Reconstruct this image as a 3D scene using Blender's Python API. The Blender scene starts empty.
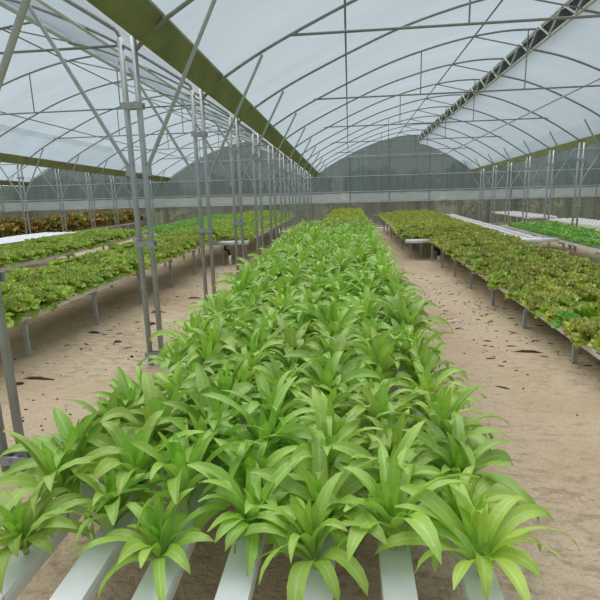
import bpy, math, random
from mathutils import Vector, Matrix
random.seed(7)
SC = bpy.context.scene
COL = SC.collection
PI = math.pi

# ------------------------------------------------------------------ helpers
class MB:
    """collects geometry, then links it as ONE mesh object"""
    def __init__(s): s.v = []; s.f = []; s.uv = []
    def add(s, vs, fs, uvs=None):
        b = len(s.v); s.v += [tuple(p) for p in vs]
        s.f += [tuple(b + i for i in f) for f in fs]
        s.uv += uvs if uvs else [(0.5, 0.5)] * len(vs)
    def box(s, c, d, rz=0.0):
        hx, hy, hz = d[0] / 2, d[1] / 2, d[2] / 2
        cs, sn = math.cos(rz), math.sin(rz)
        P = []
        for z in (-hz, hz):
            for x, y in ((-hx, -hy), (hx, -hy), (hx, hy), (-hx, hy)):
                P.append((c[0] + x * cs - y * sn, c[1] + x * sn + y * cs, c[2] + z))
        s.add(P, [(3, 2, 1, 0), (4, 5, 6, 7), (0, 1, 5, 4), (1, 2, 6, 5), (2, 3, 7, 6), (3, 0, 4, 7)])
    def tube(s, path, r, n=8, cap=True):
        path = [Vector(p) for p in path]; m = len(path); V = []
        rr = r if isinstance(r, (list, tuple)) else [r] * m
        for i, p in enumerate(path):
            a = path[max(i - 1, 0)]; b = path[min(i + 1, m - 1)]
            t = (b - a).normalized()
            u = t.cross(Vector((0, 0, 1)) if abs(t.z) < 0.9 else Vector((0, 1, 0))).normalized()
            w = t.cross(u)
            for k in range(n):
                an = 2 * PI * (k + .5) / n
                V.append(p + (u * math.cos(an) + w * math.sin(an)) * rr[i])
        F = [(i * n + k, i * n + (k + 1) % n, (i + 1) * n + (k + 1) % n, (i + 1) * n + k) for i in range(m - 1) for k in range(n)]
        if cap: F += [tuple(range(n - 1, -1, -1)), tuple((m - 1) * n + k for k in range(n))]
        s.add(V, F)
    def prism(s, prof, stations):
        """profile (x,z) swept through stations (x,y,z)"""
        n = len(prof); V = []
        for st in stations:
            for p in prof: V.append((st[0] + p[0], st[1], st[2] + p[1]))
        m = len(stations)
        F = [(i * n + k, i * n + (k + 1) % n, (i + 1) * n + (k + 1) % n, (i + 1) * n + k) for i in range(m - 1) for k in range(n)]
        F += [tuple(range(n - 1, -1, -1)), tuple((m - 1) * n + k for k in range(n))]
        s.add(V, F)
    def mesh(s, name, mat, smooth=False):
        me = bpy.data.meshes.new(name)
        me.from_pydata(s.v, [], s.f)
        ul = me.uv_layers.new(name='uv')
        li = [0] * len(me.loops); me.loops.foreach_get('vertex_index', li)
        flat = [0.0] * (2 * len(li))
        for i, v in enumerate(li): flat[2 * i], flat[2 * i + 1] = s.uv[v]
        ul.data.foreach_set('uv', flat)
        if smooth: me.polygons.foreach_set('use_smooth', [True] * len(me.polygons))
        me.materials.append(mat); me.update()
        return me
    def build(s, name, mat, parent=None, smooth=False):
        o = bpy.data.objects.new(name, s.mesh(name, mat, smooth)); COL.objects.link(o)
        if parent: o.parent = parent
        return o

def link(name, me, parent=None):
    o = bpy.data.objects.new(name, me); COL.objects.link(o)
    if parent: o.parent = parent
    return o
def tag(o, label, cat, group=None, kind=None):
    o['label'] = label; o['category'] = cat
    if group: o['group'] = group
    if kind: o['kind'] = kind
    return o
def empty(name, loc=(0, 0, 0)):
    o = bpy.data.objects.new(name, None); o.location = loc; o.empty_display_size = .1; COL.objects.link(o); return o
def struct(o): o['kind'] = 'structure'; return o
_O = 'zeroth first second third fourth fifth sixth seventh eighth ninth tenth eleventh twelfth thirteenth fourteenth fifteenth sixteenth seventeenth eighteenth nineteenth'.split()
_T = {2: ('twenty', 'twentieth'), 3: ('thirty', 'thirtieth'), 4: ('forty', 'fortieth'), 5: ('fifty', 'fiftieth'), 6: ('sixty', 'sixtieth'), 7: ('seventy', 'seventieth'), 8: ('eighty', 'eightieth')}
def ordi(n):
    if n < 20: return _O[n]
    a, b = divmod(n, 10)
    return _T[a][1] if b == 0 else _T[a][0] + '-' + _O[b]

# ------------------------------------------------------------------ materials
def lin(r, g, b):
    f = lambda c: (c / 255 / 12.92) if c / 255 <= .04045 else ((c / 255 + .055) / 1.055) ** 2.4
    return (f(r), f(g), f(b), 1)
def newmat(name):
    m = bpy.data.materials.new(name); m.use_nodes = True
    nt = m.node_tree; nt.nodes.clear()
    return m, nt, nt.nodes, nt.links
def out(nt, sh):
    o = nt.nodes.new('ShaderNodeOutputMaterial'); nt.links.new(sh, o.inputs['Surface'])
def noise(nt, scale, detail=3, vec=None, rough=.5):
    n = nt.nodes.new('ShaderNodeTexNoise'); n.inputs['Scale'].default_value = scale; n.inputs['Detail'].default_value = detail
    n.inputs['Roughness'].default_value = rough
    if vec: nt.links.new(vec, n.inputs['Vector'])
    return n
def ramp(nt, fac, stops):
    r = nt.nodes.new('ShaderNodeValToRGB'); e = r.color_ramp.elements
    while len(e) < len(stops): e.new(.5)
    for el, (p, c) in zip(e, stops): el.position = p; el.color = c
    nt.links.new(fac, r.inputs['Fac']); return r
def plain(name, col, rough=.5, metal=0, var=.12, scale=12, spec=.5):
    m, nt, N, L = newmat(name)
    p = N.new('ShaderNodeBsdfPrincipled'); p.inputs['Roughness'].default_value = rough; p.inputs['Metallic'].default_value = metal
    p.inputs['Specular IOR Level'].default_value = spec
    tc = N.new('ShaderNodeTexCoord')
    n = noise(nt, scale, 4, tc.outputs['Object'])
    a = tuple(c * (1 - var) for c in col[:3]) + (1,); b = tuple(min(1, c * (1 + var)) for c in col[:3]) + (1,)
    r = ramp(nt, n.outputs['Fac'], [(.3, a), (.7, b)])
    L.new(r.outputs['Color'], p.inputs['Base Color']); out(nt, p.outputs[0])
    return m
def mixsh(nt, fac, a, b):
    m = nt.nodes.new('ShaderNodeMixShader')
    if isinstance(fac, float): m.inputs[0].default_value = fac
    else: nt.links.new(fac, m.inputs[0])
    nt.links.new(a, m.inputs[1]); nt.links.new(b, m.inputs[2]); return m.outputs[0]

def sheet(name, col, transp, transl, vscale=None, var=.1, tcol=(1, 1, 1, 1)):
    """thin translucent film or net"""
    m, nt, N, L = newmat(name)
    d = N.new('ShaderNodeBsdfDiffuse'); t = N.new('ShaderNodeBsdfTranslucent'); x = N.new('ShaderNodeBsdfTransparent')
    x.inputs['Color'].default_value = tcol
    tc = N.new('ShaderNodeTexCoord'); mp = N.new('ShaderNodeMapping'); L.new(tc.outputs['Object'], mp.inputs['Vector'])
    mp.inputs['Scale'].default_value = vscale or (1, 1, 1)
    n = noise(nt, 1.0, 5, mp.outputs['Vector'], .6)
    a = tuple(c * (1 - var) for c in col[:3]) + (1,); b = tuple(min(1, c * (1 + var)) for c in col[:3]) + (1,)
    r = ramp(nt, n.outputs['Fac'], [(.35, a), (.65, b)])
    L.new(r.outputs['Color'], d.inputs['Color']); L.new(r.outputs['Color'], t.inputs['Color'])
    s = mixsh(nt, transl, d.outputs[0], t.outputs[0])
    s = mixsh(nt, transp, s, x.outputs[0]); out(nt, s)
    return m

def leafmat(name, stops, rib, spread=.12, transl=.28, rough=.42, nscale=18., ribw=.09, hue=.02, sheen=0.):
    """stops: colours along the leaf (uv.x), rib: midrib colour; slight differences from plant to plant"""
    m, nt, N, L = newmat(name)
    uv = N.new('ShaderNodeUVMap'); uv.uv_map = 'uv'
    sx = N.new('ShaderNodeSeparateXYZ'); L.new(uv.outputs[0], sx.inputs[0])
    tc = N.new('ShaderNodeTexCoord')
    n = noise(nt, nscale, 3, tc.outputs['Object'])
    ad = N.new('ShaderNodeMath'); ad.operation = 'MULTIPLY_ADD'
    L.new(n.outputs['Fac'], ad.inputs[0]); ad.inputs[1].default_value = .5
    sub = N.new('ShaderNodeMath'); sub.operation = 'SUBTRACT'; L.new(sx.outputs['X'], sub.inputs[0]); sub.inputs[1].default_value = .25
    L.new(sub.outputs[0], ad.inputs[2])
    r = ramp(nt, ad.outputs[0], stops)
    # midrib: |v-.5| small
    ab = N.new('ShaderNodeMath'); ab.operation = 'SUBTRACT'; L.new(sx.outputs['Y'], ab.inputs[0]); ab.inputs[1].default_value = .5
    a2 = N.new('ShaderNodeMath'); a2.operation = 'ABSOLUTE'; L.new(ab.outputs[0], a2.inputs[0])
    mr = N.new('ShaderNodeMapRange'); L.new(a2.outputs[0], mr.inputs['Value'])
    mr.inputs['From Min'].default_value = ribw * .4; mr.inputs['From Max'].default_value = ribw
    mr.inputs['To Min'].default_value = .8; mr.inputs['To Max'].default_value = 0
    mx = N.new('ShaderNodeMix'); mx.data_type = 'RGBA'; L.new(mr.outputs[0], mx.inputs['Factor'])
    L.new(r.outputs['Color'], mx.inputs['A']); mx.inputs['B'].default_value = rib
    oi = N.new('ShaderNodeObjectInfo')
    hs = N.new('ShaderNodeHueSaturation'); L.new(mx.outputs['Result'], hs.inputs['Color'])
    v1 = N.new('ShaderNodeMapRange'); L.new(oi.outputs['Random'], v1.inputs['Value'])
    v1.inputs['To Min'].default_value = 1 - spread; v1.inputs['To Max'].default_value = 1 + spread; L.new(v1.outputs[0], hs.inputs['Value'])
    ml = N.new('ShaderNodeMath'); ml.operation = 'MULTIPLY'; L.new(oi.outputs['Random'], ml.inputs[0]); ml.inputs[1].default_value = 7.31
    fr = N.new('ShaderNodeMath'); fr.operation = 'FRACT'; L.new(ml.outputs[0], fr.inputs[0])
    v2 = N.new('ShaderNodeMapRange'); L.new(fr.outputs[0], v2.inputs['Value'])
    v2.inputs['To Min'].default_value = .5 - hue; v2.inputs['To Max'].default_value = .5 + hue; L.new(v2.outputs[0], hs.inputs['Hue'])
    p = N.new('ShaderNodeBsdfPrincipled'); L.new(hs.outputs[0], p.inputs['Base Color']); p.inputs['Roughness'].default_value = rough
    p.inputs['Specular IOR Level'].default_value = .5 + sheen
    bp = N.new('ShaderNodeBump'); bp.inputs['Strength'].default_value = .25; bp.inputs['Distance'].default_value = .01
    n2 = noise(nt, 60, 2, tc.outputs['Object']); L.new(n2.outputs['Fac'], bp.inputs['Height']); L.new(bp.outputs[0], p.inputs['Normal'])
    t = N.new('ShaderNodeBsdfTranslucent'); L.new(hs.outputs[0], t.inputs['Color'])
    out(nt, mixsh(nt, transl, p.outputs[0], t.outputs[0]))
    return m

M = {}
M['steel'] = plain('galvanised_steel', lin(166, 173, 176), .45, .35, .1, 9)
M['steel_dark'] = plain('weathered_steel', lin(136, 141, 144), .55, .3, .15, 9)
M['gutter'] = plain('algae_green_gutter', lin(116, 126, 80), .6, 0, .22, 3)
M['pvc'] = plain('white_pvc', lin(240, 242, 246), .35, 0, .05, 8)
M['cover'] = plain('white_cover_sheet', lin(228, 230, 236), .5, 0, .04, 6)
M['black'] = plain('black_plastic', lin(26, 26, 28), .5, 0, .2, 20)
M['blacknet'] = plain('black_insect_net', lin(34, 40, 38), .8, 0, .2, 20)
M['brace'] = plain('bright_steel', lin(164, 172, 176), .45, .2, .1, 9)
M['alu'] = plain('pale_aluminium', lin(196, 200, 196), .4, .2, .08, 10)
M['twig'] = plain('dark_brown_litter', lin(74, 56, 42), .9, 0, .35, 25)
M['scrap'] = plain('pale_plastic_scrap', lin(205, 200, 196), .6, 0, .1, 10)
M['bark'] = plain('tree_bark', lin(150, 128, 112), .9, 0, .3, 5)
M['darkbark'] = plain('dark_tree_bark', lin(84, 74, 60), .9, 0, .3, 5)
M['cloth'] = plain('pale_blue_sheet', lin(150, 176, 190), .8, 0, .1, 4)
M['film'] = sheet('roof_film', (.262, .318, .360, 1), .27, .68, (.25, 1.6, 1), .06)
M['net'] = sheet('shade_net', lin(103, 116, 117), .09, .40, (9., 9., .35), .14)
M['band'] = sheet('plastic_band', lin(158, 166, 168), .14, .50, (2., 2., 5), .06)
M['lownet'] = sheet('insect_net', lin(116, 119, 110), .12, .35, (3., 3., .2), .24)
M['longleaf'] = leafmat('long_lettuce_leaf', [(.0, lin(202, 222, 152)), (.22, lin(182, 216, 98)), (.6, lin(168, 206, 88)), (1, lin(172, 208, 90))], lin(196, 218, 146), .18, .27, .34, 14, .085, .012, .15)
M['heartleaf'] = leafmat('long_lettuce_heart', [(.0, lin(196, 216, 126)), (.3, lin(178, 218, 84)), (1, lin(158, 206, 72))], lin(190, 216, 130), .1, .34, .38, 14, .08, .012)
M['bronze'] = leafmat('bronze_lettuce_leaf', [(.0, lin(206, 224, 128)), (.3, lin(202, 222, 100)), (.82, lin(192, 212, 94)), (.97, lin(164, 168, 86)), (1, lin(150, 134, 84))], lin(184, 204, 120), .2, .25, .5, 22, .05, .018)
M['green'] = leafmat('curly_lettuce_leaf', [(.0, lin(208, 228, 132)), (.3, lin(192, 220, 96)), (.85, lin(182, 212, 88)), (1, lin(176, 182, 96))], lin(184, 206, 120), .18, .25, .5, 22, .05, .015)
M['bright'] = leafmat('bright_lettuce_leaf', [(.0, lin(186, 220, 126)), (.3, lin(156, 208, 100)), (1, lin(140, 198, 92))], lin(170, 214, 120), .1, .28, .45, 20, .05, .01)
M['pale'] = leafmat('pale_lettuce_leaf', [(.0, lin(212, 222, 120)), (.3, lin(198, 210, 92)), (1, lin(186, 200, 84))], lin(190, 210, 120), .12, .28, .5, 20, .05, .015)
M['bok'] = leafmat('bok_choy_leaf', [(.0, lin(208, 224, 168)), (.2, lin(146, 194, 96)), (1, lin(130, 182, 82))], lin(170, 216, 120), .12, .26, .38, 16, .06, .012)
M['red'] = leafmat('red_lettuce_leaf', [(.0, lin(190, 204, 96)), (.6, lin(176, 186, 86)), (.88, lin(176, 164, 84)), (1, lin(164, 120, 76))], lin(120, 110, 60), .2, .22, .55, 20, .05, .03)
M['stem'] = plain('pale_green_stem', lin(178, 206, 128), .5, 0, .1, 20)
M['treeleaf'] = leafmat('tree_leaf', [(.0, lin(92, 116, 66)), (1, lin(74, 100, 54))], lin(92, 116, 66), .25, .25, .6, 3, .02, .03)
M['weed'] = leafmat('weed_leaf', [(.0, lin(120, 160, 74)), (1, lin(104, 146, 62))], lin(120, 160, 74), .2, .25, .6, 3, .02, .03)

def sand():
    m, nt, N, L = newmat('sandy_ground')
    tc = N.new('ShaderNodeTexCoord')
    n1 = noise(nt, .55, 4, tc.outputs['Object']); n2 = noise(nt, 7, 6, tc.outputs['Object'], .65); n3 = noise(nt, 60, 3, tc.outputs['Object'])
    base = ramp(nt, n1.outputs['Fac'], [(.3, lin(205, 182, 154)), (.7, lin(222, 203, 178))])
    fine = ramp(nt, n3.outputs['Fac'], [(.3, (.86, .85, .84, 1)), (.7, (1.06, 1.05, 1.04, 1))])
    mul = N.new('ShaderNodeMix'); mul.data_type = 'RGBA'; mul.blend_type = 'MULTIPLY'; mul.inputs['Factor'].default_value = 1
    L.new(base.outputs[0], mul.inputs['A']); L.new(fine.outputs[0], mul.inputs['B'])
    # crumbs of dark organic dirt and straw, in patches
    mp = N.new('ShaderNodeMapping'); mp.inputs['Scale'].default_value = (4.2, 10, 1); mp.inputs['Rotation'].default_value = (0, 0, .25); L.new(tc.outputs['Object'], mp.inputs['Vector'])
    n4 = noise(nt, 1.5, 7, mp.outputs[0], .68)
    n5 = noise(nt, .45, 3, tc.outputs['Object'])
    mm = N.new('ShaderNodeMath'); mm.operation = 'MULTIPLY_ADD'; L.new(n5.outputs['Fac'], mm.inputs[0]); mm.inputs[1].default_value = .55; L.new(n4.outputs['Fac'], mm.inputs[2])
    mk = ramp(nt, mm.outputs[0], [(.77, (0, 0, 0, 1)), (.93, (1, 1, 1, 1))])
    sc = N.new('ShaderNodeMath'); sc.operation = 'MULTIPLY'; L.new(mk.outputs[0], sc.inputs[0]); sc.inputs[1].default_value = .42
    mx = N.new('ShaderNodeMix'); mx.data_type = 'RGBA'; L.new(sc.outputs[0], mx.inputs['Factor']); L.new(mul.outputs['Result'], mx.inputs['A']); mx.inputs['B'].default_value = lin(112, 90, 62)
    n6 = noise(nt, .8, 4, tc.outputs['Object'])
    y = ramp(nt, n6.outputs['Fac'], [(.52, (0, 0, 0, 1)), (.72, (.55, .55, .55, 1))])
    mx2 = N.new('ShaderNodeMix'); mx2.data_type = 'RGBA'; L.new(y.outputs[0], mx2.inputs['Factor']); L.new(mx.outputs['Result'], mx2.inputs['A']); mx2.inputs['B'].default_value = lin(190, 162, 122)
    p = N.new('ShaderNodeBsdfPrincipled'); p.inputs['Roughness'].default_value = .95; p.inputs['Specular IOR Level'].default_value = .15
    L.new(mx2.outputs['Result'], p.inputs['Base Color'])
    b = N.new('ShaderNodeBump'); b.inputs['Strength'].default_value = 1; b.inputs['Distance'].default_value = .07
    L.new(n2.outputs['Fac'], b.inputs['Height'])
    b2 = N.new('ShaderNodeBump'); b2.inputs['Strength'].default_value = .4; b2.inputs['Distance'].default_value = .01
    L.new(n3.outputs['Fac'], b2.inputs['Height']); L.new(b.outputs[0], b2.inputs['Normal']); L.new(b2.outputs[0], p.inputs['Normal'])
    out(nt, p.outputs[0]); return m
M['sand'] = sand()
M['dirt'] = plain('outdoor_grass_soil', lin(104, 112, 72), .95, 0, .35, 1.5)

# ------------------------------------------------------------------ layout numbers
COLX = [-20.05, -11.05, -2.14, 6.9, 15.95]         # post lines under the gutters
SP = 2.15; Y0 = 2.65; NF = 13                      # frames
FY = [Y0 + SP * k for k in range(NF)]
YB = FY[-1] + .05                                  # back wall
YF = -5.0                                          # the roof runs on behind the viewer

# ------------------------------------------------------------------ floor and surroundings
def hgt(x, y):
    return .012 * math.sin(x * 2.1 + .7 * y) + .010 * math.sin(3.3 * y - x) + .008 * math.sin(5.1 * x + 4.3 * y) - .03
g = MB(); nx, ny = 330, 300
xs = [-21 + 39 * i / nx for i in range(nx + 1)]; ys = [-6 + 36 * j / ny for j in range(ny + 1)]
g.add([(x, y, hgt(x, y)) for y in ys for x in xs], [(j * (nx + 1) + i, j * (nx + 1) + i + 1, (j + 1) * (nx + 1) + i + 1, (j + 1) * (nx + 1) + i) for j in range(ny) for i in range(nx)])
struct(g.build('floor', M['sand'], smooth=True))
g = MB(); g.add([(-90, -60, -.09), (90, -60, -.09), (90, 120, -.09), (-90, 120, -.09)], [(0, 1, 2, 3)])
struct(g.build('ground', M['dirt']))

# ------------------------------------------------------------------ greenhouse frame
LREL = [(.42, 3.38), (.85, 3.62), (1.37, 3.87), (2.17, 4.21), (3.0, 4.53), (3.8, 4.76), (4.6, 4.93), (5.4, 5.02), (6.05, 5.02)]
RREL = [(6.00, 4.64), (6.62, 4.48), (7.36, 4.19), (8.1, 3.83), (8.6, 3.54), (8.98, 3.30)]
WREF = 9.05
def smoothpts(P, k=4):
    o = []
    for i in range(len(P) - 1):
        p0 = P[max(i - 1, 0)]; p1 = P[i]; p2 = P[i + 1]; p3 = P[min(i + 2, len(P) - 1)]
        for j in range(k):
            t = j / k
            o.append(tuple(.5 * (2 * p1[a] + (p2[a] - p0[a]) * t + (2 * p0[a] - 5 * p1[a] + 4 * p2[a] - p3[a]) * t * t + (3 * p1[a] - p0[a] - 3 * p2[a] + p3[a]) * t ** 3) for a in (0, 1)))
    return o + [P[-1]]
def fall(y): return .0125 * (y - 6.5)               # the gutters drain towards the back wall
def sag(z, y): return z - fall(y) * max(0, min(1, (5.0 - z) / 1.65))
def bay(i, y=6.5):
    x0, x1 = COLX[i], COLX[i + 1]; s = (x1 - x0) / WREF
    Lp = [(x0 + p[0] * s, sag(p[1], y)) for p in smoothpts(LREL)]; Rp = [(x0 + p[0] * s, sag(p[1], y)) for p in smoothpts(RREL)]
    return x0, x1, s, Lp, Rp
BAYN = ['far side bay', 'left bay', 'centre bay', 'bok choy bay']
def zon(P, x):
    for a, b in zip(P, P[1:]):
        if a[0] <= x <= b[0]: return a[1] + (b[1] - a[1]) * (x - a[0]) / (b[0] - a[0])
    return P[-1][1]

for i in range(4):
    x0, x1, s, Lp, Rp = bay(i)
    # film
    f = MB()
    for A, B in zip(bay(i, YF)[3:], bay(i, YB)[3:]):
        V = [(x, YF, z + .04) for x, z in A] + [(x, YB, z + .04) for x, z in B]; n = len(A)
        f.add(V, [(k, k + 1, n + k + 1, n + k) for k in range(n - 1)])
    struct(f.build('ceiling', M['film'], smooth=True))
    # ribs
    for k in range(NF):
        if i in (0, 3) and k < 5: continue
        y = FY[k] if k < NF - 1 else FY[k] - .12
        x0, x1, s, Lp, Rp = bay(i, y); fy = fall(y)
        r = empty('roof_rib', (0, y, 0))
        tag(r, f'curved steel roof rib, {ordi(NF - k)} from the back wall over the {BAYN[i]}', 'roof rib', 'roof ribs')
        m = MB(); m.tube([(x0 + .07, 0, 3.1 - fy), (x0 + .3, 0, 3.30 - fy)] + [(x, 0, z) for x, z in Lp], .021, 8); m.build('rib_tube', M['steel_dark'], r, True)
        m = MB(); m.tube([(x, 0, z) for x, z in Rp] + [(x1 - .03, 0, 3.16 - fy), (x1 - .066, 0, 3.0 - fy)], .021, 8); m.build('rib_tube', M['steel_dark'], r, True)
        xa = x0 + 4.75 * s; xb = Rp[0][0]
        m = MB(); m.tube([(xa, 0, zon(Lp, xa)), (xb, 0, Rp[0][1] + .02)], .014, 6); m.build('strut', M['steel_dark'], r)
        if k % 2 == 0:
            tz = 3.86; xl = x0 + 1.37 * s; xr = x0 + 8.04 * s
            m = MB(); m.tube([(xl, 0, tz), (xr, 0, tz)], .018, 8); m.build('tie_bar', M['steel_dark'], r, True)
            for q in (3.7, 5.87):
                xh = x0 + q * s
                m = MB(); m.tube([(xh, 0, tz), (xh, 0, zon(Lp, xh))], .013, 6); m.build('hanger_rod', M['steel_dark'], r)
    # purlins
    x0, x1, s, Lp, Rp = bay(i)
    for q, w_, nm in ((2.1, 3, 'low on the long slope'), (4.75, 3, 'high on the long slope'), (7.5, 4, 'on the short slope')):
        xp = x0 + q * s; m = MB(); m.tube([(xp, YF, zon(bay(i, YF)[w_], xp) - .035), (xp, YB, zon(bay(i, YB)[w_], xp) - .035)], .017 if q < 7 else .026, 6)
        tag(m.build('purlin', M['steel_dark'] if q < 7 else M['alu'], None, True), f'long steel purlin {nm} of the roof over the {BAYN[i]}', 'purlin', 'roof purlins')
    # ridge vent: black net strip between two rails, pale rack zigzag in front
    v = empty('ridge_vent', (x0 + 6.03 * s, 0, 0))
    tag(v, f'long black netted ridge vent with pale zigzag rack over the {BAYN[i]}', 'roof vent', 'ridge vents')
    m = MB(); m.box((.02, (YB + 1) / 2, 4.835), (.012, YB - 1.2, .26)); m.build('vent_net', M['blacknet'], v)
    m = MB(); m.tube([(0, .5, 5.0), (0, YB, 5.0)], .03, 6); m.build('vent_rail', M['alu'], v)
    m = MB(); m.tube([(-.02, .5, 4.65), (-.02, YB, 4.65)], .035, 6); m.build('vent_rail', M['alu'], v)
    m = MB(); zz = []
    ya = .5; up = 0
    while ya < YB:
        zz.append((-.06, ya, 4.98 if up else 4.66)); ya += .55; up ^= 1
    m.tube(zz, .02, 4); m.build('vent_rack', M['alu'], v)

# gutters
gl = ['at the far side wall', 'over the posts beside the white covered bed', 'over the posts beside the centre bed', 'over the posts beside the bok choy', 'beyond the empty white tables']
for i, x in enumerate(COLX):
    prof = [(.07, .17), (.09, .17), (.18, -.07), (.22, -.07), (.375, .17), (.395, .17), (.395, .14), (.235, -.09), (.165, -.09)]
    prof = [(a, b) for a, b in reversed(prof)]
    m = MB(); m.prism(prof, [(x, YF, 3.27 - fall(YF)), (x, YB - .08, 3.27 - fall(YB))])
    gt = m.build('rain_gutter', M['gutter']); tag(gt, f'long olive green rain gutter {gl[i]}', 'gutter', 'rain gutters')

# double posts with clamps and V braces
def post(i, k, where):
    x, y = COLX[i] + (-.075 if i == 2 and k == 0 else .02 if i == 2 else 0), FY[k]
    r = empty('double_post', (x, y, 0)); tag(r, where, 'post', 'double steel posts')
    for sx in (-.066, .066):
        m = MB(); m.tube([(sx, 0, -.05), (sx, 0, 3.24 - fall(y))], .029, 10); m.build('pole', M['steel'], r, True)
    for z in (.07, 1.28, 2.64):
        m = MB(); m.box((0, -.038, z), (.215, .012, .06)); m.box((0, .038, z), (.215, .012, .06))
        for sx in (0,): m.tube([(sx, -.056, z), (sx, .054, z)], .011, 6)
        m.build('clamp', M['steel'], r)
    for sgn in ((1,) if i == 0 else (-1,) if i == 4 else (-1, 1)):
        m = MB(); m.tube([(sgn * .08, 0, 2.02), (sgn * .95 + (.075 if i == 2 and k == 0 else 0), 0, sag(3.64 if sgn > 0 else 3.57, y))], .02, 8)
        m.box((sgn * .09, 0, 2.02), (.07, .05, .1)); m.build('brace', M['brace'], r, False)
for k in range(NF - 1):
    post(2, k, f'double steel post with clamps, {ordi(k + 1)} from the viewer in the row beside the centre bed')
for k in range(4, NF - 1):
    post(3, k, f'double steel post, {ordi(NF - 1 - k)} from the back wall in the row behind the bok choy bed')
for k in range(4, NF - 1):
    post(1, k, f'double steel post, {ordi(NF - 1 - k)} from the back wall in the row beyond the white covered bed')
for k in range(4, NF - 1):
    post(4, k, f'double steel post, {ordi(NF - 1 - k)} from the back wall in the row beyond the empty white tables')
for k in range(8, NF - 1):
    post(0, k, f'double steel post, {ordi(NF - 1 - k)} from the back wall along the far side wall')

# ------------------------------------------------------------------ walls
def topz(x):
    for i in range(4):
        x0, x1, s, Lp, Rp = bay(i, YB)
        if x0 <= x <= x1:
            if x <= Lp[0][0]: return Lp[0][1]
            if x <= Lp[-1][0]: return zon(Lp, x)
            if x <= Rp[-1][0]: return zon(Rp, max(x, Rp[0][0]))
            return Rp[-1][1]
    return 3.1
def wall_strip(name, mat, xs, zlo, zhi, y, parent=None):
    m = MB(); V = []
    for x in xs: V += [(x, y + .012 * math.sin(x * 5), zlo), (x, y + .012 * math.sin(x * 5 + 1), zhi(x) if callable(zhi) else zhi)]
    m.add(V, [(2 * k, 2 * k + 2, 2 * k + 3, 2 * k + 1) for k in range(len(xs) - 1)])
    return m.build(name, mat, parent, True)
xs = [COLX[0] + (COLX[-1] - COLX[0]) * k / 360 for k in range(361)]
wb = struct(wall_strip('wall_back', M['net'], xs, 1.98, topz, YB))
wall_strip('lower_net', M['lownet'], xs, -.03, 1.5, YB, wb)
bd = wall_strip('plastic_band', M['band'], xs, 1.44, 2.02, YB - .03, wb)
for z in (.06, 1.43, 2.03, 2.9, 4.0):
    for i in range(4):
        x0, x1, s, Lp, Rp = bay(i, YB)
        a, b = x0, x1
        if z > 3.0:
            xin = [x for x in xs if x0 < x < x1 and topz(x) > z + .02]; a, b = min(xin), max(xin)
        m = MB(); m.tube([(a, YB - .06, z), (b, YB - .06, z)], .022, 6); m.build('rail', M['alu'], wb)
for x in [c + d for c in COLX[:-1] for d in (2.2, 4.45, 6.7)]:
    m = MB(); m.tube([(x, YB - .02, -.03), (x, YB - .02, topz(x))], .025, 6); m.build('wall_post', M['steel_dark'], wb)
for i, (nm, x) in enumerate((('wall_left', COLX[0] - .16), ('wall_right', COLX[-1] + .5))):
    def side(name, mat, z0, z1, parent=None, dx=0):
        m = MB(); n = 120; V = []
        for k in range(n + 1):
            y = YF + (YB - YF) * k / n; V += [(x + dx + .012 * math.sin(y * 5), y, z0), (x + dx + .012 * math.sin(5 * y + 1), y, z1)]
        m.add(V, [(2 * k, 2 * k + 2, 2 * k + 3, 2 * k + 1) for k in range(n)])
        return m.build(name, mat, parent, True)
    w = struct(side(nm, M['net'], 1.98, 2.96))
    side('lower_net', M['lownet'], -.03, 1.5, w); side('plastic_band', M['band'], 1.44, 2.02, w, .03 if i == 0 else -.03)
    for z in (1.43, 2.03, 2.9):
        m = MB(); m.tube([(x + (.06 if i == 0 else -.06), YF, z), (x + (.06 if i == 0 else -.06), YB, z)], .022, 6); m.build('rail', M['alu'], w)

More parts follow.
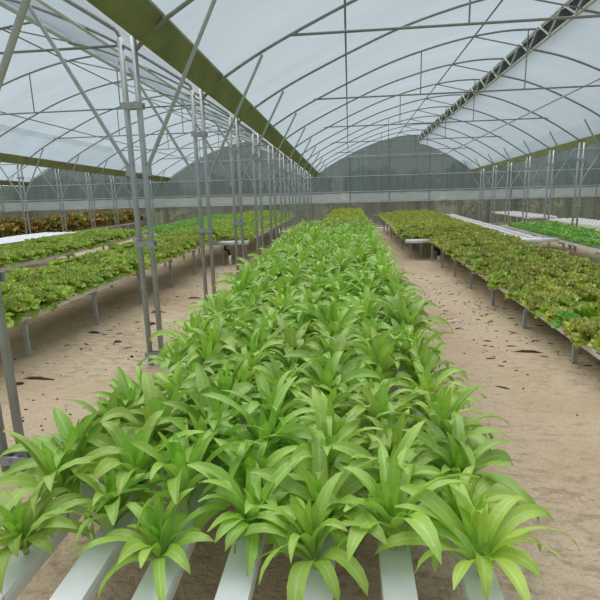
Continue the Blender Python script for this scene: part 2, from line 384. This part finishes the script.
# ------------------------------------------------------------------ growing beds
CHPROF = [(-.055, -.07), (.055, -.07), (.062, -.02), (.058, 0), (-.058, 0), (-.062, -.02)]
def bed(label, rows, ya, yb, z0, slope, yref, legx, legstep=1.45, leg0=None, header=None, holes=False, group=None, cover=False, drain=None):
    """rows: x of each channel. top of a channel at y is z0+slope*(y-yref)"""
    zt = lambda y: z0 + slope * (y - yref)
    r = empty('growing_bed', ((rows[0] + rows[-1]) / 2, ya, 0)); tag(r, label, 'growing bed', 'hydroponic growing beds')
    ox, oy = r.location.x, ya
    for x in rows:
        m = MB(); m.prism(CHPROF, [(x - ox, 0, zt(ya)), (x - ox, yb - ya, zt(yb))]); c = m.build('channel', M['pvc'], r)
        if holes:
            h = MB(); y = ya + .12
            while y < yb - .1:
                h.tube([(x - ox, y - oy, zt(y) - .012), (x - ox, y - oy, zt(y) + .004)], .028, 8); y += .26
            h.build('planting_holes', M['black'], c)
    y = leg0 if leg0 is not None else ya + .4
    while y < yb:
        zz = zt(y) - .07
        m = MB(); m.box((0, y - oy, zz - .022), (rows[-1] - rows[0] + .16, .045, .044)); m.build('crossbar', M['steel'], r)
        for lx in legx:
            m = MB(); m.box((lx - ox, y - oy, (zz - .04) / 2 - .03), (.046, .04, zz - .04 + .06 + .02)); m.build('leg', M['steel'], r)
        y += legstep
    if header:
        hy, ha, hb = header
        m = MB(); m.tube([(ha - ox, hy - oy, zt(hy) - .02), (hb - ox, hy - oy, zt(hy) - .02)], .055, 12); m.build('header_pipe', M['pvc'], r, True)
    if drain:
        dx, dy = drain; zz = zt(dy) - .06
        m = MB(); m.tube([(dx - .06 - ox, dy - oy, zz - .02), (dx - .07 - ox, dy - oy, zz - .12), (dx + .02 - ox, dy - oy, zz - .16), (dx + .04 - ox, dy - oy, zz - .3)], .045, 8); m.build('drain_hose', M['black'], r, True)
        m = MB(); m.tube([(dx + .05 - ox, dy - oy, -.05), (dx + .05 - ox, dy - oy, zz - .28)], .04, 10); m.build('drain_pipe', M['pvc'], r, True)
        m = MB(); m.tube([(dx - .14 - ox, dy - oy, -.05), (dx - .14 - ox, dy - oy, zz - .04)], .02, 8); m.build('leg', M['steel'], r)
    if cover:
        m = MB(); n = 40; V = []
        w = (rows[-1] - rows[0]) / 2 + .12
        for k in range(n + 1):
            yy = ya + (yb - ya) * k / n
            for a in range(13):
                xx = -w + 2 * w * a / 12
                V.append((xx, yy - oy, zt(yy) + .02 + .022 * math.cos(a * PI) + .01 * math.sin(yy * 2)))
        m.add(V, [(k * 13 + a, k * 13 + a + 1, (k + 1) * 13 + a + 1, (k + 1) * 13 + a) for k in range(n) for a in range(12)])
        m.build('cover_sheet', M['cover'], r, True)
    return zt
CR = [-1.28 + .29 * j for j in range(7)]
zC = bed('long low bed of white channels full of long-leaved lettuce', CR, 1.18, 14.4, .375, .036, 1.9, (-1.2, .36), 1.45, 2.2)
CF = [-.66 + .275 * j for j in range(5)]
zCF = bed('bed of pale green lettuce at the end of the centre row', CF, 15.3, 25.5, .76, .014, 15, (-.6, .4), 2.2)
RR = [2.34 + .272 * j for j in range(7)]
zR = bed('low bed of bronze-tipped lettuce along the sandy path', RR, 3.6, 25.5, .265, .027, 4.85, (2.27, 3.95), 1.4, 4.85)
RS = [1.66, 1.9, 2.12]
zRS = bed('narrow bed of lettuce widening the bronze bed towards the back wall', RS, 13.4, 25.5, .50, .02, 13.4, (1.75, 2.05), 2.1, 13.9, header=(13.38, 1.55, 2.24), drain=(2.33, 12.9))
LR = [-3.72 - .275 * j for j in range(6)]
zL = bed('long bed of green curly lettuce beside the double steel posts', LR[::-1], 3.4, 25.5, .50, .023, 4.9, (-5.02, -3.69), 1.52, 4.9)
LS = [-2.92, -3.17, -3.42]
zLS = bed('narrow bed of curly lettuce behind the posts beyond its white header pipe', LS[::-1], 12.75, 25.5, .60, .02, 12.7, (-3.4, -2.9), 2.1, 13.2, header=(12.72, -3.95, -2.72), drain=(-3.28, 12.62))
L2 = [-6.26 - .28 * j for j in range(6)]
zL2 = bed('second bed of green curly lettuce between its neighbour and the white covered bed', L2[::-1], 7.0, 14.1, .665, .023, 9, (-7.5, -6.3), 1.9, 8.2)
BL = [-5.95 - .28 * j for j in range(5)]
zBL = bed('bed of bright green bok choy behind the second curly lettuce bed', BL[::-1], 14.6, 26, .70, .018, 14.6, (-7.0, -6.0), 2.2)
WC = [-8.75 - .27 * j for j in range(5)]
zWC = bed('empty bed under a white ribbed cover sheet beside the gutter posts', WC[::-1], 9.0, 14.9, .80, .015, 14, (-9.7, -8.8), 2.0, cover=True)
RD = [-12.1 - .42 * j for j in range(3)]
zRD = bed('bed of tall red-brown lettuce beyond the gutter posts', RD[::-1], 12.5, 27, .50, .012, 14, (-12.9, -12.1), 2.4)
BK = [5.46 + .25 * j for j in range(6)]
zBK = bed('bed of bright green bok choy in front of the gutter posts', BK, 9.0, 17.4, .46, .025, 10.8, (5.5, 6.65), 1.9, 11.0)
E1 = [4.40, 4.67, 4.94]
zE1 = bed('empty white channel table between bronze lettuce and bok choy', E1, 12.8, 24, .53, .025, 12.8, (4.46, 4.88), 2.1, 13.0, header=(12.78, 4.34, 5.3), holes=True)
E2 = [7.95 + .27 * j for j in range(5)]
zE2 = bed('empty white channel table behind the bok choy beyond the posts', E2, 13.5, 20.2, .60, .014, 14, (8.0, 9.0), 2.1, holes=True)
E3 = [7.55 + .27 * j for j in range(5)]
zE3 = bed('small empty white channel table nearest the back wall corner', E3, 21.2, 26.5, .72, .014, 21, (7.6, 8.6), 2.1, holes=True)

# ------------------------------------------------------------------ leaves and plants
def long_leaf(m, az, length, width, e0, bend, base, rnd, fold=.35, twist=0., n=9):
    """one strap-shaped arching lettuce leaf"""
    p = Vector(base); e = e0; V = []; U = []
    ca, sa = math.cos(az), math.sin(az); ph = rnd.uniform(0, 6)
    for i in range(n + 1):
        t = i / n
        w = width * (.32 + 1.0 * math.sin(PI * min(1, t ** .85)) ** .8) / 1.32 if t < .62 else width * max(.03, math.sin(PI / 2 * min(1, (1 - t) / .40)) ** .75)
        w = min(w, width)
        fwd = Vector((math.cos(e) * ca, math.cos(e) * sa, math.sin(e)))
        sd = Vector((-sa, ca, 0)); up = sd.cross(fwd) * -1 if False else fwd.cross(sd)
        up = -up if up.z < 0 and e < PI / 2 and e > -PI / 2 else up
        tw = twist * t; s2 = sd * math.cos(tw) + up * math.sin(tw); u2 = up * math.cos(tw) - sd * math.sin(tw)
        for v in (-1, -.5, 0, .5, 1):
            wav = .16 * width * math.sin(9 * t + ph + v * 2) * abs(v)
            q = p + s2 * (v * w) + u2 * (fold * w * abs(v) ** 1.3 + wav)
            V.append(q); U.append((t, .5 + v / 2))
        p = p + fwd * (length / n)
        e -= bend * (0.35 + 1.3 * t) / n
    m.add(V, [(i * 5 + k, i * 5 + k + 1, (i + 1) * 5 + k + 1, (i + 1) * 5 + k) for i in range(n) for k in range(4)], U)

def long_variant(seed):
    rnd = random.Random(seed); fo = MB(); he = MB(); st = MB()
    a0 = rnd.uniform(0, 6)
    no = rnd.randint(10, 13)
    for i in range(no):                                   # outer arching leaves
        az = a0 + i * 2 * PI / no + rnd.uniform(-.25, .25)
        h = rnd.uniform(.02, .05)
        long_leaf(fo, az, rnd.uniform(.31, .48), rnd.uniform(.027, .038), rnd.uniform(.75, 1.3), rnd.uniform(1.7, 3.3), (.010 * math.cos(az), .010 * math.sin(az), h), rnd, rnd.uniform(.0, .4), rnd.uniform(-1.0, 1.0))
    for i in range(6):                                    # second whorl, steeper
        az = a0 + .4 + i * 2 * PI / 5 + rnd.uniform(-.3, .3)
        long_leaf(fo, az, rnd.uniform(.29, .45), rnd.uniform(.025, .035), rnd.uniform(1.05, 1.4), rnd.uniform(.7, 3.0), (.008 * math.cos(az), .008 * math.sin(az), rnd.uniform(.05, .08)), rnd, rnd.uniform(.25, .55), rnd.uniform(-.5, .5))
    for i in range(4):                                    # upright heart
        az = a0 + i * PI / 2 + rnd.uniform(-.4, .4)
        long_leaf(he, az, rnd.uniform(.18, .30), rnd.uniform(.020, .029), rnd.uniform(1.25, 1.5), rnd.uniform(.1, .5), (.004 * math.cos(az), .004 * math.sin(az), .08), rnd, rnd.uniform(.4, .7), rnd.uniform(-.3, .3))
    st.tube([(0, 0, -.01), (0, 0, .05), (.002, .002, .12)], [.016, .015, .009], 8)
    return fo.mesh('foliage', M['longleaf'], True), he.mesh('heart', M['heartleaf'], True), st.mesh('stem', M['stem'], True)

def curly_leaf(m, az, length, width, e0, bend, ruf, rnd, base=(0, 0, .01), n=5, nv=9):
    p = Vector(base); e = e0; V = []; U = []
    ca, sa = math.cos(az), math.sin(az); ph = rnd.uniform(0, 6)
    for i in range(n + 1):
        t = i / n
        w = width * (.22 + .78 * math.sin(PI / 2 * min(1, t * 1.25)) ** 1.2) * (1 if t < .8 else 1 - .3 * (t - .8) / .2)
        fwd = Vector((math.cos(e) * ca, math.cos(e) * sa, math.sin(e))); sd = Vector((-sa, ca, 0)); up = fwd.cross(sd)
        if up.z < 0: up = -up
        for k in range(nv):
            v = -1 + 2 * k / (nv - 1)
            rf = ruf * (abs(v) ** 1.5 * .7 + t * t * .6) * math.sin(k * 2.35 + ph + t * 5)
            q = p + sd * (v * w) + up * (rf + .18 * w * v * v) - fwd * (.25 * length * v * v * t)
            V.append(q); U.append((max(t, abs(v) * .85 * t + .15 * t), .5 + v / 2))
        p = p + fwd * (length / n); e -= bend / n
    m.add(V, [(i * nv + k, i * nv + k + 1, (i + 1) * nv + k + 1, (i + 1) * nv + k) for i in range(n) for k in range(nv - 1)], U)

def curly_geo(seed, m, lod=0, tall=1.0, sc=1.0, off=(0, 0, 0), rot=0.):
    rnd = random.Random(seed); a0 = rnd.uniform(0, 6) + rot
    n, nv = ((5, 9), (3, 5))[lod]
    tiers = ((7, .175, .082, .62, 1.5), (7, .175, .074, 1.1, 1.2), (6, .15, .06, 1.35, .8)) if lod == 0 else ((7, .175, .088, .62, 1.5), (6, .17, .076, 1.2, .9))
    for c, ln, wd, e0, bd in tiers:
        for i in range(c):
            az = a0 + i * 2 * PI / c + rnd.uniform(-.3, .3) + ln * 30
            curly_leaf(m, az, ln * sc * rnd.uniform(.85, 1.15), wd * sc * rnd.uniform(.85, 1.15), e0 * rnd.uniform(.8, 1.2), bd * rnd.uniform(.5, 1.3), .028 * sc, rnd,
                       (off[0] + .012 * math.cos(az), off[1] + .012 * math.sin(az), off[2] + .022 + (.02 if e0 > .8 else 0)), n, nv)
    if tall != 1.0:
        pass
def cup_mesh():
    m = MB(); n = 10; V = []
    for r, z in ((.020, -.012), (.026, .03), (.031, .034), (.028, .026), (.012, .022)):
        for k in range(n): V.append((r * math.cos(2 * PI * k / n), r * math.sin(2 * PI * k / n), z))
    m.add(V, [(i * n + k, i * n + (k + 1) % n, (i + 1) * n + (k + 1) % n, (i + 1) * n + k) for i in range(4) for k in range(n)] + [tuple(4 * n + k for k in range(n))])
    return m.mesh('cup', M['pvc'], True)
def bok_geo(seed, m, sc=1.0, off=(0, 0, 0), lod=0):
    rnd = random.Random(seed); a0 = rnd.uniform(0, 6)
    for c, ln, wd, e0, bd in ((6, .17, .05, .6, .7), (5, .16, .045, 1.1, .6)):
        for i in range(c):
            az = a0 + i * 2 * PI / c + rnd.uniform(-.3, .3) + ln * 20
            curly_leaf(m, az, ln * sc * rnd.uniform(.85, 1.15), wd * sc * rnd.uniform(.85, 1.1), e0 * rnd.uniform(.85, 1.15), bd * rnd.uniform(.6, 1.3), .006 * sc, rnd, (off[0] + .01 * math.cos(az), off[1] + .01 * math.sin(az), off[2] + .01), 4, 5)

# --- long-leaved lettuces of the centre bed: every plant its own object
longs = [long_variant(100 + i) for i in range(10)]
R1 = random.Random(5)
n_ranks = 43
gap = (0, 6)                                   # an empty white hole in the channel by the path
for j, x in enumerate(CR):
    for k in range(n_ranks):
        y = 1.5 + .250 * k + (.125 if j % 2 else 0) + R1.uniform(-.03, .03)
        if (j, k) == gap:
            continue
        fo, he, st = R1.choice(longs)
        r = empty('long_leaf_lettuce', (x + R1.uniform(-.012, .012), y, zC(y)))
        r.rotation_euler = (R1.uniform(-.2, .2), R1.uniform(-.2, .2), R1.uniform(0, 6.28))
        sc = R1.uniform(.72, 1.1) * (1.0 if k < 25 else .95)
        r.scale = (sc, sc, sc * R1.uniform(.9, 1.1))
        tag(r, f'long-leaved green lettuce, {ordi(k + 1)} from the near end of the {ordi(j + 1)} channel from the left', 'lettuce', 'long-leaved lettuces in the centre bed')
        link('foliage', fo, r); link('heart', he, r); link('stem', st, r)
m = MB()
for j, x in enumerate(CR):                      # the last plants before the far bed, too small to tell apart
    for k in range(n_ranks, 51):
        y = 1.5 + .250 * k + (.125 if j % 2 else 0); a0 = R1.uniform(0, 6)
        for q in range(14):
            az = a0 + q * 2.4
            long_leaf(m, az, R1.uniform(.22, .38), R1.uniform(.026, .034), R1.uniform(.8, 1.45), R1.uniform(.5, 2.6), (x + .01 * math.cos(az), y + .01 * math.sin(az), zC(y) + .03), R1, .3, 0, 5)
tag(m.build('long_leaf_lettuce', M['longleaf'], None, True), 'mass of long-leaved green lettuces at the far end of the centre bed', 'lettuce', None, 'stuff')
m = MB(); yh = 1.5 + .250 * 6
m.tube([(0, 0, -.01), (0, 0, .006)], .026, 12); hole = m.build('planting_hole', M['black'])
hole.location = (CR[0], yh, zC(yh)); bpy.context.view_layer.update()
rb = [o for o in bpy.data.objects if o.name.startswith('growing_bed') and o['label'].startswith('long low bed')][0]
hole.parent = rb; hole.location = (CR[0] - rb.location.x, yh - rb.location.y, zC(yh))

# --- curly lettuces: list every place, make the 300 nearest of a kind objects, the rest one object
cup = cup_mesh()
def curly_meshes(mat, n, seed):
    o = []
    for i in range(n):
        m = MB(); curly_geo(seed + i, m); o.append(m.mesh('foliage', mat, True))
    return o
bronze_v = curly_meshes(M['bronze'], 8, 300); green_v = curly_meshes(M['green'], 8, 340); bright_v = curly_meshes(M['bright'], 3, 380)
def places(rows, zt, y0f, y1, step, rnd):
    o = []
    for j, x in enumerate(rows):
        y = y0f(x) + (step / 2 if j % 2 else 0); k = 0
        while y < y1:
            k += 1; o.append((x + rnd.uniform(-.02, .02), y + rnd.uniform(-.025, .025), zt(y), j, k)); y += step
    return o
def plant_all(name, places_l, meshes, low_mat, limit, labeler, group, seed, scale=(.9, 1.15), special={}, stufflabel='', lod_geo=None, cat='lettuce', parts=True, zs=1.0, extra=()):
    rnd = random.Random(seed)
    pl = sorted(places_l, key=lambda p: p[0] ** 2 + p[1] ** 2)
    for p in pl[:limit]:
        x, y, z, j, k = p[:5]; bedn = p[5]
        sp = special.get((bedn, j, k))
        me = rnd.choice(bright_v) if sp else rnd.choice(meshes)
        s = rnd.uniform(*scale); lab = sp or labeler(p)
        if parts:
            r = empty(name, (x, y, z)); r.scale = (s, s, s * zs * rnd.uniform(.85, 1.15)); lean = 0 if j else rnd.uniform(.1, .4) * (-1 if x > 0 else 1)
            r.matrix_basis = Matrix.Translation((x, y, z)) @ Matrix.Rotation(lean + rnd.uniform(-.12, .12), 4, 'Y') @ Matrix.Rotation(rnd.uniform(-.12, .12), 4, 'X') @ Matrix.Rotation(rnd.uniform(0, 6.28), 4, 'Z') @ Matrix.Diagonal((*r.scale, 1))
            link('foliage', me, r); link('cup', cup, r)
        else:
            r = link(name, me); r.location = (x, y, z - .008); r.rotation_euler = (0, 0, rnd.uniform(0, 6.28)); r.scale = (s, s, s * zs * rnd.uniform(.85, 1.15))
        tag(r, lab, cat, group)
    rest = pl[limit:] + list(extra)
    if rest:
        m = MB()
        for x, y, z, *_ in rest: lod_geo(rnd.randint(0, 10 ** 6), m, (x, y, z), rnd.uniform(*scale))
        tag(m.build(name, low_mat, None, True), stufflabel, cat, None, 'stuff')
def low_curly(seed, m, off, s): curly_geo(seed, m, 1, 1., s, off)
RP = random.Random(21)
# right: bronze
startR = lambda x: max(4.2, abs(x) * 2.016 - .05)
pb = [p + ('bronze',) for p in places(RR, zR, startR, 25.3, .25, RP)] + [p + ('strip',) for p in places(RS, zRS, lambda x: 13.6, 25.3, .25, RP)]
def lab_b(p):
    if p[5] == 'strip': return f'bronze-tipped curly lettuce, {ordi(p[4])} behind the header pipe, {ordi(p[3] + 1)} row from the left'
    return f'bronze-tipped curly lettuce, {ordi(p[4])} plant in view along the {ordi(p[3] + 1)} channel from the sandy path'
spec = {('bronze', 0, 3): 'bright green lettuce among bronze ones at the bed edge beside the sandy path', ('bronze', 1, 2): 'bright green lettuce one channel in from the bed edge among bronze ones',
        ('bronze', 3, 14): 'small bright green lettuce in the middle of the bronze bed'}
plant_all('bronze_lettuce', pb, bronze_v, M['bronze'], 300, lab_b, 'bronze-tipped lettuces in the bed beside the path', 31, (.85, 1.15), spec, 'mass of bronze-tipped curly lettuces filling the rest of the bed', low_curly, extra=[p for x_i, x in enumerate(RR) for p in places([x], zR, lambda q: startR(x) - .25 * int((startR(x) - 3.7) / .25), startR(x) - .2, .25, RP)])
# left: green
startL = lambda x: max(4.2, abs(x) / .787 - .25)
pg = [p + ('one',) for p in places(LR, zL, startL, 25.3, .25, RP)] + [p + ('two',) for p in places(L2, zL2, startL, 14.0, .25, RP)] + [p + ('strip',) for p in places(LS, zLS, lambda x: 12.95, 25.3, .25, RP)]
def lab_g(p):
    if p[5] == 'strip': return f'green curly lettuce behind the posts, {ordi(p[4])} behind the header pipe, {ordi(p[3] + 1)} row'
    b = 'near bed' if p[5] == 'one' else 'second bed'
    return f'green curly lettuce, {ordi(p[4])} in view along the {ordi(p[3] + 1)} channel of the {b}'
spec = {('one', 0, 9): 'bright green lettuce at the edge of the near bed beside the post', ('two', 1, 1): 'bright green lettuce at the edge of the second lettuce bed', ('one', 3, 5): 'bright green lettuce inside the near bed of curly lettuce'}
plant_all('curly_lettuce', pg, green_v, M['green'], 300, lab_g, 'green curly lettuces in the left beds', 32, (.85, 1.15), spec, 'mass of green curly lettuces filling the rest of the beds', low_curly, extra=[p for x in LR for p in places([x], zL, lambda q: startL(x) - .25 * int((startL(x) - 3.5) / .25), startL(x) - .2, .25, RP)])
# far centre: pale green
pale_v = []
for i in range(4):
    m = MB(); curly_geo(500 + i, m, 1, 1., 1.1); pale_v.append(m.mesh('pale_lettuce', M['pale'], True))
pp = [p + ('pale',) for p in places(CF, zCF, lambda x: 15.5, 25.3, .29, RP)]
plant_all('pale_lettuce', pp, pale_v, M['pale'], 400, lambda p: f'pale green lettuce, {ordi(p[4])} from the front of row {"one two three four five".split()[p[3]]} behind the long-leaved bed', 'pale lettuces behind the centre bed', 33, (1.1, 1.35), {}, '', None, 'lettuce', False, 1.05)
# bok choy
bok_v = []
for i in range(5):
    m = MB(); bok_geo(600 + i, m); bok_v.append(m.mesh('bok_choy', M['bok'], True))
pk = [p + ('r',) for p in places(BK, zBK, lambda x: max(9.2, x * 2.0), 17.2, .25, RP)] + [p + ('l',) for p in places(BL, zBL, lambda x: 14.9, 25.8, .34, RP)]
def lab_k(p):
    w = 'in front of the gutter posts' if p[5] == 'r' else 'behind the curly lettuce'
    return f'bright green bok choy, {ordi(p[4])} plant of the {ordi(p[3] + 1)} row, {w}'
plant_all('bok_choy', pk, bok_v, M['bok'], 330, lab_k, 'bok choy plants', 34, (.95, 1.2), {}, 'mass of bok choy at the far end of the beds', lambda s, m, o, sc: bok_geo(s, m, sc, o), 'bok choy', False)
# tall red lettuce
red_v = []
for i in range(5):
    m = MB()
    for q in range(4): curly_geo(700 + 9 * i + q, m, 1, 1., 1.25 + .1 * q, (.04 * math.cos(q * 1.6), .04 * math.sin(q * 1.6), .07 * q))
    red_v.append(m.mesh('red_lettuce', M['red'], True))
pr_ = [p + ('red',) for p in places(RD, zRD, lambda x: 14.2, 26.8, .36, RP)]
plant_all('red_lettuce', pr_, red_v, M['red'], 300, lambda p: f'tall red-brown lettuce, {ordi(p[4])} from the near end of the {ordi(p[3] + 1)} row beyond the gutter posts', 'tall red lettuces beyond the posts', 35, (1.15, 1.5), {}, '', None, 'lettuce', False)

# ------------------------------------------------------------------ litter on the sand
def lump(m, x, y, lx, ly, rz, rnd, h=.018):
    n = 9; V = [(x, y, hgt(x, y) + h)]; cs, sn = math.cos(rz), math.sin(rz)
    for k in range(n):
        a = 2 * PI * k / n; r = rnd.uniform(.4, 1.1); u, w = lx * r * math.cos(a), ly * r * math.sin(a)
        V.append((x + u * cs * .55 - w * sn * .55, y + u * sn * .55 + w * cs * .55, hgt(x, y) + h * rnd.uniform(.5, 1)))
    for k in range(n):
        a = 2 * PI * k / n; r = rnd.uniform(.5, 1.5); u, w = lx * r * math.cos(a), ly * r * math.sin(a)
        V.append((x + u * cs - w * sn, y + u * sn + w * cs, hgt(x, y) - .012))
    m.add(V, [(0, 1 + k, 1 + (k + 1) % n) for k in range(n)] + [(1 + k, 1 + n + k, 1 + n + (k + 1) % n, 1 + (k + 1) % n) for k in range(n)])
RL = random.Random(9); m = MB()
for _ in range(420):
    if RL.random() < .36: x, y = RL.uniform(-3.9, -2.3), RL.uniform(3.2, 12)
    else: x, y = RL.triangular(.95, 3.0, 2.0), RL.triangular(3.4, 13, 6.5)
    s = RL.choice((.007, .008, .01, .012, .016, .024, .036)); lump(m, x, y, s * RL.uniform(1, 2.6), s * RL.uniform(.3, .8), RL.uniform(-.9, .9), RL, .01)
tag(m.build('leaf_litter', M['twig'], None), 'crumbs of dark dry leaf litter scattered over the sandy paths', 'litter', None, 'stuff')
for (x, y, lx, ly, rz, lab) in ((-3.18, 4.28, .13, .03, .15, 'long dark curl of dead leaf on the sand nearest the first posts'), (-3.25, 4.12, .05, .02, .4, 'small dark clump of dead leaf beside the long dark curl'),
        (-2.95, 5.55, .05, .035, .3, 'round dark clump of dead leaves midway to the second post'), (-3.5, 6.0, .10, .03, -.1, 'flat dark streak of dead leaf under the near lettuce bed'),
        (-3.1, 7.2, .13, .06, .2, 'broad dark patch of dead leaves on sand behind the second post'), (-2.9, 6.5, .10, .05, 0, 'dark clump of dead leaves close behind the second post'),
        (-2.85, 8.3, .11, .04, .1, 'dark streak of dead leaf between the second and third post'), (-2.5, 5.0, .02, .015, 0, 'small dark crumb of leaf beside the second post foot'),
        (1.95, 5.2, .14, .025, -.25, 'dark thin stick on the sandy path beside the bronze bed'), (2.3, 4.2, .08, .03, .1, 'brown clump of leaf litter on the path close to the bronze bed'),
        (1.02, 5.35, .03, .02, .2, 'dark purple scrap of leaf beside the long-leaved bed')):
    c = MB(); lump(c, x, y, lx * 1.25, ly * 1.4, rz, RL, .025); tag(c.build('dead_leaf_clump', M['twig'], None, True), lab, 'dead leaves', 'dead leaf clumps on the sand')
c = MB(); lump(c, 1.5, 6.55, .16, .035, -.5, RL, .03); tag(c.build('plastic_scrap', M['scrap'], None, True), 'pale torn plastic scrap lying on the sandy path', 'scrap')

# ------------------------------------------------------------------ trees and weeds outside
def leafcloud(m, n, rnd, cx, cy, cz, rx, ry, rz, size):
    for _ in range(n):
        a = rnd.uniform(0, 2 * PI); u = rnd.uniform(-1, 1); r = rnd.uniform(.45, 1) ** .5
        c = Vector((cx + rx * r * math.cos(a) * math.sqrt(1 - u * u), cy + ry * r * math.sin(a) * math.sqrt(1 - u * u), cz + rz * r * u))
        d1 = Vector((rnd.uniform(-1, 1), rnd.uniform(-1, 1), rnd.uniform(-.6, .6))).normalized(); d2 = d1.cross(Vector((rnd.uniform(-1, 1), rnd.uniform(-1, 1), 1))).normalized()
        s = size * rnd.uniform(.6, 1.3)
        m.add([c - d1 * s, c + d2 * s * .45, c + d1 * s, c - d2 * s * .45], [(0, 1, 2, 3)], [(.1, .4), (.5, .1), (.9, .5), (.5, .9)])
RT = random.Random(77)
tx = [-27, -24.5, -22, -19.5, -17, -14.6, -12.2, -9.6, -7.2, -4.7, -2.4, .85, 2.3, 4.7, 7.0, 9.1, 11.2, 13.4, 15.8, 18.3, 20.8, 23.5]
for q, x in enumerate(tx):
    y = 31.2 + RT.uniform(0, 2.2) + (2.0 if q % 3 == 1 else 0)
    r = empty('tree', (x, y, -.1))
    tag(r, f'tree with bare trunk outside the back wall net, {ordi(q + 1)} from the left', 'tree', 'trees beyond the back wall')
    h = RT.uniform(2.7, 3.2); rt = RT.uniform(.13, .24) if x not in (.85, 2.3) else .17
    m = MB(); m.tube([(0, 0, 0), (RT.uniform(-.08, .08), 0, h * .35), (RT.uniform(-.2, .2), 0, h * .7), (RT.uniform(-.3, .3), .1, h)], [rt * 1.25, rt, rt * .8, rt * .35], 10)
    m.build('trunk', M['bark'] if (x in (.85, 2.3) or q % 4 == 0) else M['darkbark'], r, True)
    m = MB(); leafcloud(m, 700, RT, 0, 0, h - .45, 1.25, 1.2, 1.15, .26); m.build('crown', M['treeleaf'], r)
m = MB()
for _ in range(150): leafcloud(m, 60, RT, RT.uniform(-30, 30), RT.uniform(35.5, 38.5), RT.uniform(.2, 2.7), 1.6, .8, .9, .34)
tag(m.build('undergrowth', M['treeleaf']), 'dark leafy undergrowth behind the trees outside the back wall', 'undergrowth', None, 'stuff')
m = MB()
for _ in range(34): leafcloud(m, 60, RT, RT.uniform(9, 24), RT.uniform(29.6, 31), RT.uniform(.1, .55), .8, .5, .5, .16)
for _ in range(22): leafcloud(m, 50, RT, RT.uniform(-24, 0), RT.uniform(30, 31), RT.uniform(.1, .4), .8, .5, .4, .16)
tag(m.build('weeds', M['weed']), 'light green weeds growing outside along the back wall', 'weeds', None, 'stuff')
m = MB(); n = 14; V = []
for k in range(n + 1):
    for z in (.75, 1.2, 1.72): V.append((8.2 + 1.1 * k / n, 29.6 + .06 * math.sin(k * 1.1), z + .05 * math.sin(k * .8)))
m.add(V, [(3 * k + a, 3 * k + 3 + a, 3 * k + 4 + a, 3 * k + 1 + a) for k in range(n) for a in range(2)])
m.tube([(8.1, 29.6, 1.74), (9.4, 29.6, 1.74)], .02, 6); m.tube([(8.1, 29.6, -.1), (8.1, 29.6, 1.76)], .025, 6); m.tube([(9.4, 29.6, -.1), (9.4, 29.6, 1.76)], .025, 6)
tag(m.build('hanging_sheet', M['cloth'], None, True), 'pale blue sheet hung on a rail outside the net corner', 'sheet')

# ------------------------------------------------------------------ camera, sky, sun
cam = bpy.data.cameras.new('camera'); co = bpy.data.objects.new('camera', cam); COL.objects.link(co)
cam.sensor_width = 36; cam.lens = 475 / 600 * 36; cam.clip_end = 300; cam.clip_start = .05
R = Matrix.Rotation(math.radians(6.07), 4, 'Z') @ Matrix.Rotation(math.radians(90 - 12.0), 4, 'X') @ Matrix.Rotation(math.radians(-1.5), 4, 'Z')
co.matrix_world = Matrix.Translation((0, 0, 1.7)) @ R
SC.camera = co
w = bpy.data.worlds.new('overcast_sky'); SC.world = w; w.use_nodes = True
nt = w.node_tree; nt.nodes.clear()
bg = nt.nodes.new('ShaderNodeBackground'); bg.inputs['Strength'].default_value = .50
tc = nt.nodes.new('ShaderNodeTexCoord'); sx = nt.nodes.new('ShaderNodeSeparateXYZ'); nt.links.new(tc.outputs['Generated'], sx.inputs[0])
rp = ramp(nt, sx.outputs['Z'], [(0, (.86, .90, .92, 1)), (1, (.80, .90, 1.0, 1))]); nt.links.new(rp.outputs[0], bg.inputs['Color'])
ow = nt.nodes.new('ShaderNodeOutputWorld'); nt.links.new(bg.outputs[0], ow.inputs['Surface'])
s = bpy.data.lights.new('sun', 'SUN'); s.energy = 7.2; s.angle = math.radians(80); s.color = (1, .97, .92)
so = bpy.data.objects.new('sun', s); COL.objects.link(so); so.rotation_euler = (math.radians(-22), math.radians(-14), 0)
vs = SC.view_settings; SC.display_settings.display_device = 'sRGB'
vs.view_transform = 'Standard'; vs.look = 'None'; vs.gamma = 1; vs.exposure = 0.12; vs.use_curve_mapping = False
SC.cycles.transparent_max_bounces = 24; SC.cycles.max_bounces = 8; SC.cycles.diffuse_bounces = 4; SC.cycles.transmission_bounces = 4
SC.cycles.use_denoising = True
bpy.context.view_layer.update()
